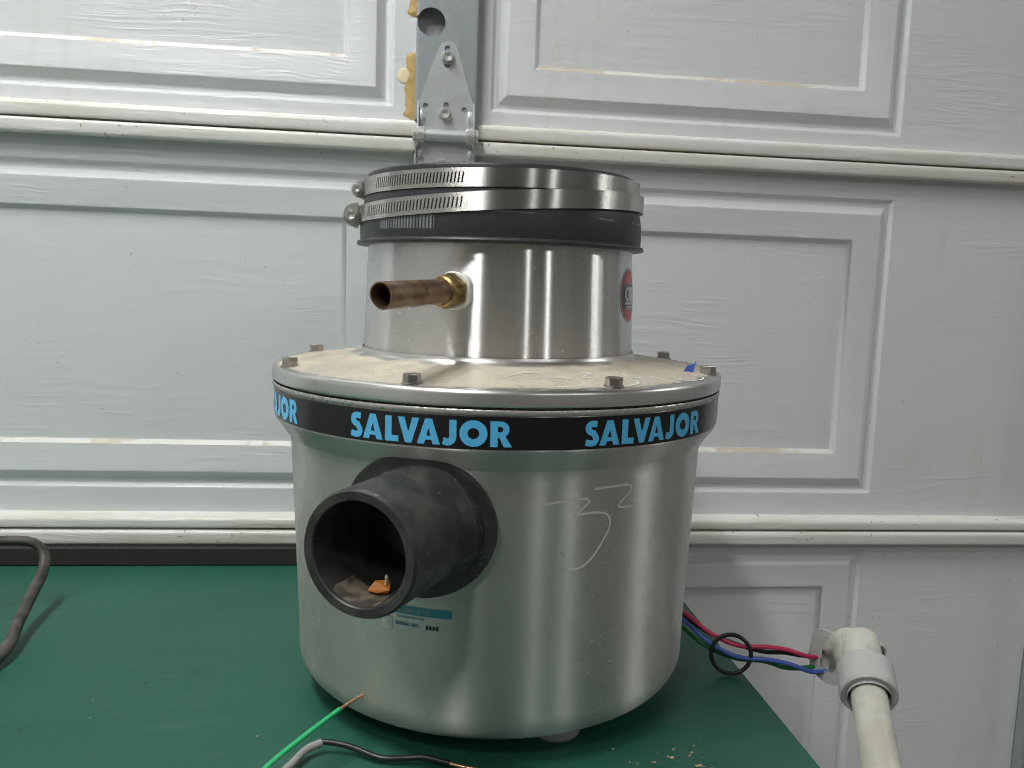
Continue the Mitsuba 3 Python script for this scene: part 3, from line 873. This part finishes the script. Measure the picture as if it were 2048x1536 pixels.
cd = axis(math.radians(-34.0), math.radians(-2.3))
cb = np.array([-0.0381, -0.0935, 0.3048])
wi = numbered(dp + '__water_inlet')
ov = lambda t: 1 + 0.05 * np.cos(2 * (t - 0.9)) + 0.025 * np.cos(3 * (t - 2.2))
cs, cu, _ = frame_of(cd)
cp = cat_mesh([turned([(0.0081, 0.004), (0.0081, 0.045)], cb, cd, 40), turned([(0.0081, 0.045), (0.0081, 0.0810), (0.0078, 0.0816), (0.0071, 0.0816), (0.0069, 0.081), (0.0069, 0.02), (0.0, 0.02)], cb, cd, 40, ov)])
scene[wi] = mikit.ply(dmesh(cp), 'old_copper', smooth=30)
tag(wi, 'short tarnished copper stub pipe on the neck')
bn = cat_mesh([hex_head(cb + cd * 0.0035, cd, 0.0205, 0.0100, 0.4), turned([(0.0105, 0.012), (0.0100, 0.0165), (0.0086, 0.0175), (0.0081, 0.0175)], cb, cd, 40)])
add('brass_fitting', dmesh(bn), 'old_brass', wi)
sn = axis(math.radians(-23.5), 0.0)
add('thread_seal', dmesh(turned([(0.0, -0.004), (0.0126, -0.004), (0.0126, 0.0026), (0.0118, 0.0036), (0, 0.0036)], cb, cd * 0.5 + sn * 0.5, 40, lambda t: 1 + 0.03 * np.cos(5 * t))), 'thread_seal', wi)

# round sticker on the neck, far right
NA = 63.5
sk = add('round_seal', wrap(Point(0, 0).buffer(0.0200, 32), neckr, NA, 0.3040, lift=0.0003), 'seal_grey', dp, smooth=True, label='round red, black and grey sticker at the right edge of the neck')
add('ring', wrap(Point(0, 0).buffer(0.0186, 32).difference(Point(0, 0).buffer(0.0176, 32)), neckr, NA, 0.3040, lift=0.0006), 'seal_red', sk, smooth=True)
add('field', wrap(Point(0, 0).buffer(0.0172, 32).intersection(sbox(-1, -0.010, 1, 0.0085)), neckr, NA, 0.3040, lift=0.0006), 'seal_black', sk, smooth=True)
add('field', wrap(Point(0, 0).buffer(0.0172, 32).intersection(sbox(-1, 0.0087, 1, 1).union(sbox(-1, -1, 1, -0.0102))), neckr, NA, 0.3040, lift=0.0006), 'seal_red', sk, smooth=True)
mk = [Point(-0.007, 0.001).buffer(0.0055, 16).difference(Point(-0.006, 0.001).buffer(0.003, 12)), sbox(-0.0125, -0.0066, 0.01, -0.0046), sbox(-0.010, -0.0092, 0.008, -0.0078), sbox(-0.004, -0.004, 0.010, 0.006)]
add('emblem', wrap(unary_union(mk), neckr, NA, 0.3040, lift=0.0009), 'seal_grey', sk, smooth=True)

# clear sticker with teal print under the outlet
SZ, SAZ = 0.0985, -15.0
rs = lambda z: bodyz(z)
stk = add('rating_label', wrap(sbox(-0.0035, -0.0110, 0.0030, -0.0042).buffer(0.0008), rs, -31.2, SZ + 0.0022, lift=0.0003), 'sticker_white', dp, smooth=True, label='small clear sticker with teal print under the outlet pipe')


def print_text(txt, h, az_left, z, bsdf, lift=0.0006, squash=1.0):
    import meshkit
    m = meshkit.text_mesh(txt, h, 0.0001, bold=True)
    v, f = np.array(m.vertices), np.array(m.faces)
    v[:, 0] *= squash
    r = bodyz(z + v[:, 1]) + lift + v[:, 2]
    a = math.radians(az_left) + v[:, 0] / 0.153
    add('print', (dsp(np.stack([r * np.sin(a), -r * np.cos(a), z + v[:, 1]], -1)), f), bsdf, stk, smooth=False)


def bar(az0, az1, z0, z1, bsdf, lift=0.0003):
    w = math.radians(az1 - az0) * 0.153
    add('print', wrap(sbox(0, 0, w, z1 - z0), rs, az0, z0, lift=lift), bsdf, stk, smooth=True)


bar(-33.0, -14.6, 0.1010, 0.1066, 'sticker_teal')
print_text('Model 100', 0.0035, -29.5, 0.1022, 'sticker_pale', squash=1.05)
print_text('115/230 VOLT 1 PH', 0.0014, -28.5, 0.0984, 'sticker_teal', lift=0.0004)
print_text('SERIAL NO.', 0.0022, -29.0, 0.0932, 'sticker_teal', lift=0.0004)
for i in range(4):
    bar(-21.0 + i * 0.85, -20.4 + i * 0.85, 0.0925, 0.0950, 'sticker_ink', 0.0004)


# chalk marks
def chalk(pts, w, rad, bsdf, name='chalk_mark', parent=dp):
    """pts: (azimuth, z) on the body."""
    R0 = 0.154
    a0, z0 = pts[0]
    a0 = pts[0][0]
    path = [((math.radians(a - a0)) * R0, z - z0) for a, z in pts]
    ls = LineString(spline(np.array([(x, y, 0) for x, y in path]), 6)[:, :2]).buffer(w / 2, 4)
    add(name, wrap(ls, rad, a0, z0, lift=0.0003, edge=0.004), bsdf, parent, smooth=True)


chalk([(5.6, 0.1765), (11.2, 0.1782), (15.8, 0.1790)], 0.0014, bodyz, 'chalk')
chalk([(15.8, 0.1790), (17.0, 0.1770), (15.6, 0.1735), (13.8, 0.1688)], 0.0014, bodyz, 'chalk')
chalk([(13.8, 0.1688), (18.0, 0.1695), (21.5, 0.1680), (22.8, 0.1640), (22.8, 0.1580), (21.2, 0.1500), (18.4, 0.1395), (15.8, 0.1345), (13.2, 0.1335), (12.0, 0.1358)], 0.0014, bodyz, 'chalk')
chalk([(15.4, 0.1828), (16.0, 0.1800)], 0.0008, bodyz, 'chalk_faint')
chalk([(11.0, 0.1450), (11.3, 0.1423)], 0.0010, bodyz, 'chalk_faint')
chalk([(18.3, 0.1846), (22.5, 0.1852), (27.2, 0.1852)], 0.0015, bodyz, 'chalk')
chalk([(27.2, 0.1852), (28.6, 0.1838), (27.8, 0.1790), (25.0, 0.1718), (30.0, 0.1700)], 0.0014, bodyz, 'chalk')


def lid_chalk(pts, w=0.0014):
    """pts: (x, y) on the lid's slope."""
    p = spline(np.array([(x, y, 0) for x, y in pts]), 6)[:, :2]
    g = LineString(p).buffer(w / 2, 3)
    v, f = trimesh.creation.triangulate_polygon(g, engine='earcut')
    v3, f = trimesh.remesh.subdivide_to_size(np.c_[v, np.zeros(len(v))], f, 0.006)
    r = np.hypot(v3[:, 0], v3[:, 1])
    v3[:, 2] = np.interp(r, [0.104, 0.116, 0.130, 0.150, 0.164], [0.2630, 0.2556, 0.2536, 0.2508, 0.24885]) + 0.0004
    m = trimesh.Trimesh(dsp(v3), f, process=False)
    if m.face_normals[:, 2].mean() < 0:
        m.invert()
    add('chalk_mark', m, 'chalk', ld, smooth=True)


lid_chalk([(-0.008, -0.137), (0.004, -0.127), (0.016, -0.126)])
lid_chalk([(0.009, -0.138), (0.020, -0.136), (0.034, -0.138), (0.040, -0.146), (0.034, -0.155), (0.022, -0.158)])
lid_chalk([(0.032, -0.124), (0.043, -0.121), (0.050, -0.117), (0.042, -0.132), (0.056, -0.128), (0.072, -0.128), (0.077, -0.136), (0.068, -0.147)])
lid_chalk([(0.072, -0.112), (0.076, -0.122), (0.092, -0.118)])
lid_chalk([(0.088, -0.108), (0.098, -0.120), (0.108, -0.124)])
lid_chalk([(0.108, -0.103), (0.114, -0.112), (0.128, -0.104), (0.134, -0.092), (0.128, -0.086)])

# ------------------------------------------------------------------ small things on and in the machine
# scrap of blue tape by the right-hand bolt
tv = np.array([(0.1280, -0.0720, 0.2512), (0.1364, -0.0700, 0.2505), (0.1400, -0.0655, 0.2600), (0.1380, -0.0665, 0.2575), (0.1325, -0.0685, 0.2562)])
tf = np.array([[0, 1, 4], [1, 3, 4], [1, 2, 3]])
tt = np.vstack([tv, tv + [0.0004, 0.0004, 0.0003]]); n5 = 5
tape = trimesh.Trimesh(tt, np.vstack([tf, tf[:, ::-1] + n5, *[np.array([[a, b, b + n5], [a, b + n5, a + n5]]) for a, b in ((0, 1), (1, 2), (2, 3), (3, 4), (4, 0))]]), process=False)
add('tape_scrap', tape, 'tape_blue', smooth=False, label='torn scrap of blue tape standing on the lid beside the rightmost bolt', cat='tape')


def crumb(c, size, seed, flat=0.6):
    rr = np.random.default_rng(seed)
    p = rr.normal(0, 1, (16, 3)); p /= np.linalg.norm(p, axis=1, keepdims=True)
    p *= (0.6 + 0.4 * rr.random((16, 1))) * np.array(size)
    return trimesh.convex.convex_hull(p + c)


up3 = np.array([0, 0, 1.0])
oc = ob + od * (PL - 0.020) - up3 * (PI_R - 0.0056) - side * 0.0022
os_ = 'food_scrap'
om = crumb(dsp([oc])[0], (0.0085, 0.0070, 0.0048), 4)
add('peel', om, 'orange_scrap', os_, smooth=False)
add('tip', crumb(dsp([oc + side * -0.0042 + up3 * 0.0046])[0], (0.0034, 0.0030, 0.0042), 9), 'cream_scrap', os_, smooth=False)
tag(os_, 'orange scrap of food waste lying inside the mouth of the black outlet pipe', 'food scrap')

# ------------------------------------------------------------------ leads and conduit on the right
a0 = np.array([0.120, 0.090, 0.045])
end = np.array([0.2830, -0.0260, 0.0185])


def lead(name, pts, r, bsdf, label):
    add(name, tube(spline(pts, 10), r, 10), bsdf, smooth=40, label=label, cat='wire', group=None)


WP = lambda x, y, z: (x, y, z)
lead('wire', [(0.115, 0.088, 0.052), (0.158, 0.016, 0.046), (0.183, -0.013, 0.032), (0.205, -0.020, 0.0235), (0.226, -0.028, 0.0255), (0.243, -0.032, 0.0245), (0.262, -0.032, 0.0185), (0.285, -0.026, 0.0160)], 0.00185, 'wire_red', 'red insulated wire, topmost in the bundle from disposer to conduit')
lead('wire', [(0.115, 0.092, 0.048), (0.160, 0.020, 0.0400), (0.183, -0.008, 0.0305), (0.205, -0.014, 0.0225), (0.226, -0.022, 0.0190), (0.243, -0.026, 0.0195), (0.262, -0.026, 0.0165), (0.285, -0.020, 0.0160)], 0.00185, 'wire_black', 'black insulated wire threaded between the red and blue ones')
lead('wire', [(0.115, 0.086, 0.047), (0.158, 0.012, 0.0405), (0.180, -0.016, 0.0265), (0.203, -0.024, 0.0160), (0.226, -0.032, 0.0165), (0.243, -0.036, 0.0145), (0.262, -0.038, 0.0085), (0.284, -0.034, 0.0085)], 0.00185, 'wire_blue', 'blue insulated wire in the bundle, entering lowest at the white conduit')
lead('wire', [(0.115, 0.094, 0.040), (0.157, 0.020, 0.0330), (0.180, -0.010, 0.0205), (0.204, -0.018, 0.0120), (0.226, -0.026, 0.0125), (0.243, -0.030, 0.0085), (0.262, -0.030, 0.0085), (0.284, -0.028, 0.0125)], 0.0019, 'wire_green', 'dark green insulated wire running lowest in the bundle behind the bench corner')
rc = np.array([0.1985, -0.0240, 0.0180])
rt = np.linspace(0, 2 * PI, 48)
u1 = np.array([0.96, -0.22, 0.10]); u1 /= np.linalg.norm(u1); u2 = np.array([0.02, 0.10, 1.0]); u2 -= u1 * (u2 @ u1); u2 /= np.linalg.norm(u2)
add('cable_ring', tube(rc + 0.0158 * (np.cos(rt)[:, None] * u1 + np.sin(rt)[:, None] * u2), 0.00175, 10, caps=False), 'wire_black', smooth=True, label='black rubber ring looped round the wire bundle at the bench corner', cat='ring')

cn = 'plastic_conduit'
tag(cn, 'yellowed white plastic conduit with slotted fitting hanging beside the bench', 'conduit')
pA, pB = np.array([0.2706, -0.1065, 0.0230]), np.array([0.2495, -0.1634, 0.0014])
pd = (pB - pA) / np.linalg.norm(pB - pA)
plen = 0.34
pend = pA + pd * plen
bend = spline([pA - pd * 0.02, pA, pA + pd * 0.04, pA + pd * 0.08, pA + pd * 0.12 + [0, 0, -0.006], pA + pd * 0.15 + [0, 0, -0.035], pA + pd * 0.165 + [0, 0, -0.10], pA + pd * 0.17 + [0, 0, -0.30]], 10)
add('pipe', tube(bend, 0.0126, 40, caps=False), 'pvc', cn, smooth=True)
nb = pA + pd * 0.002
add('nut', turned([(0.0150, 0.0005), (0.0150, -0.003), (0.0190, -0.0012), (0.0202, -0.0030), (0.0204, -0.0270), (0.0194, -0.0290), (0.0145, -0.0290)], nb, pd, 64), 'pvc_grey', cn, smooth=30)
# elbow behind the nut: an open socket round the pipe's hub, and a flat face towards the wires
add('hub', turned([(0.0145, 0.0), (0.0145, 0.058)], nb, -pd, 48), 'pvc', cn, smooth=35)
sd = np.array([0.10, -0.84, -0.50]); sd /= np.linalg.norm(sd)
sc0 = np.array([0.2890, -0.0620, 0.0300])
fc = np.array([0.2775, -0.0400, 0.0200])
fd = np.array([-0.80, -0.58, 0.12]); fd /= np.linalg.norm(fd)
fa, fu, _ = frame_of(fd)
th_ = np.linspace(0, 2 * PI, 40, endpoint=False)
sa, su, _ = frame_of(sd)
back = sc0 - sd * 0.012
pts_ = [back + 0.0175 * (np.cos(th_)[:, None] * sa + np.sin(th_)[:, None] * su), fc - fd * 0.003 + 0.0150 * (np.cos(th_)[:, None] * fa + np.sin(th_)[:, None] * fu)]
sp_ = trimesh.creation.icosphere(3, 0.0148); sp_.apply_translation(back - sd * 0.006 + [-0.001, 0, -0.006]); pts_.append(np.array(sp_.vertices))
elbow = trimesh.convex.convex_hull(np.vstack(pts_))
add('elbow', elbow, 'pvc', cn, smooth=40)
add('socket', turned([(0.0175, -0.013), (0.0196, -0.003), (0.0196, 0.0), (0.0191, 0.0006), (0.0180, 0.0006), (0.0176, -0.001), (0.0170, -0.0115), (0.0, -0.0115)], sc0, sd, 64), 'pvc', cn, smooth=35)
plate = unary_union([Point(0, 0).buffer(0.0200, 40), Point(0.011, 0.013).buffer(0.0080, 16)]).convex_hull
plate = plate.difference(Point(0.004, 0.0145).buffer(0.0017, 12)).difference(Point(0.002, -0.004).buffer(0.0075, 24))
e = trimesh.creation.extrude_polygon(plate, 0.0040, engine='earcut'); v = np.array(e.vertices)
add('face_plate', trimesh.Trimesh(fc + v[:, :1] * fa + v[:, 1:2] * fu + (v[:, 2:3] - 0.0020) * fd, e.faces, process=False), 'pvc_grey', cn, smooth=30)
ev, ef = trimesh.remesh.subdivide_to_size(np.array(elbow.vertices), np.array(elbow.faces), 0.0012, max_iter=12)
for q in ((0.2782, -0.0700, 0.0393), (0.2739, -0.0700, 0.0325)):
    c = ev[np.argmin(np.linalg.norm(ev - np.array(q), axis=1))]
    nrm = np.array([-0.35, -0.75, 0.55]); nrm /= np.linalg.norm(nrm)
    add('screw_recess', turned([(0.0, 0.0003), (0.0016, 0.0003), (0.0018, -0.0012)], c, nrm, 16), 'dark_hole', cn, smooth=False)

# ------------------------------------------------------------------ cord at the left
cpts = [(-0.560, 0.060, 0.080), (-0.480, 0.100, 0.070), (-0.4320, 0.128, 0.0640), (-0.4080, 0.137, 0.0600), (-0.3960, 0.135, 0.0490), (-0.3925, 0.122, 0.0360), (-0.3905, 0.098, 0.0270), (-0.3850, 0.060, 0.0175), (-0.3780, 0.012, 0.0090), (-0.3950, -0.060, 0.0068), (-0.450, -0.160, 0.0066), (-0.56, -0.24, 0.0066)]
add('power_cord', tube(spline(cpts, 10), 0.0049, 14, flat=(1.12, 0.86)), 'cord_rubber', smooth=True, label='grey rubber power cord arching over the back left corner of the bench', cat='cord')

# leads in front of the machine
g_pts = spline([(-0.215, -0.300, 0.003), (-0.178, -0.235, 0.0130), (-0.1435, -0.1800, 0.0240), (-0.1258, -0.1556, 0.0285), (-0.1050, -0.1290, 0.0330)], 10)
gw = 'wire_004'
gk = 'wire_004'
scene['wire_004__insulation'] = mikit.ply(tube(g_pts, 0.0016, 12), 'wire_bright_green', smooth=40)
scene['wire_004__bare_end'] = mikit.ply(tube(spline([(-0.1062, -0.1305, 0.0327), (-0.0975, -0.1215, 0.0346), (-0.0900, -0.1150, 0.0360)], 8), 0.00115, 10), 'bare_copper', smooth=40)
tag('wire_004', 'bright green insulated wire with bare copper tip in front of the disposer', 'wire')
b_pts = spline([(-0.185, -0.215, 0.0030), (-0.150, -0.170, 0.0036), (-0.1349, -0.1478, 0.0050), (-0.1265, -0.1308, 0.0062), (-0.1170, -0.1240, 0.0075)], 8)
c_pts = spline([(-0.1190, -0.1250, 0.0070), (-0.1146, -0.1236, 0.0078), (-0.0985, -0.1270, 0.0062), (-0.0785, -0.1375, 0.0040), (-0.0620, -0.1390, 0.0040), (-0.0494, -0.1403, 0.0048), (-0.0335, -0.1451, 0.0034)], 8)
scene['wire_005__sheath'] = mikit.ply(tube(b_pts, 0.0026, 12), 'wire_grey', smooth=40)
scene['wire_005__insulation'] = mikit.ply(tube(c_pts, 0.0019, 12), 'wire_black', smooth=40)
scene['wire_005__bare_end'] = mikit.ply(tube(spline([(-0.0345, -0.1450, 0.0035), (-0.0260, -0.1485, 0.0030), (-0.0160, -0.1510, 0.0024)], 8), 0.0012, 10), 'bare_copper', smooth=40)
tag('wire_005', 'black lead coming out of a grey sheath along the front edge of the picture', 'wire')

# crumbs of sawdust on the bench, too small to count
rr = np.random.default_rng(11)
ms = []
for i in range(46):
    if i < 34:
        x, y = rr.normal(0.118, 0.022), rr.normal(-0.150, 0.014)
    else:
        x, y = rr.uniform(-0.36, 0.19), rr.uniform(-0.16, 0.20)
    if math.hypot(x, y) < 0.13 or x > 0.2:
        continue
    s = rr.uniform(0.0004, 0.0011) * (1.3 if i < 34 else 0.8)
    ms.append(crumb(np.array([x, y, s * 0.4]), (s * 1.4, s, s * 0.6), 100 + i))
mat('sawdust_tan', (0.42, 0.34, 0.20), 0.8, 0.2)
add('sawdust', cat_mesh(ms), 'sawdust_tan', smooth=False, label='pale crumbs of sawdust scattered on the bench top', cat='sawdust', kind='stuff')
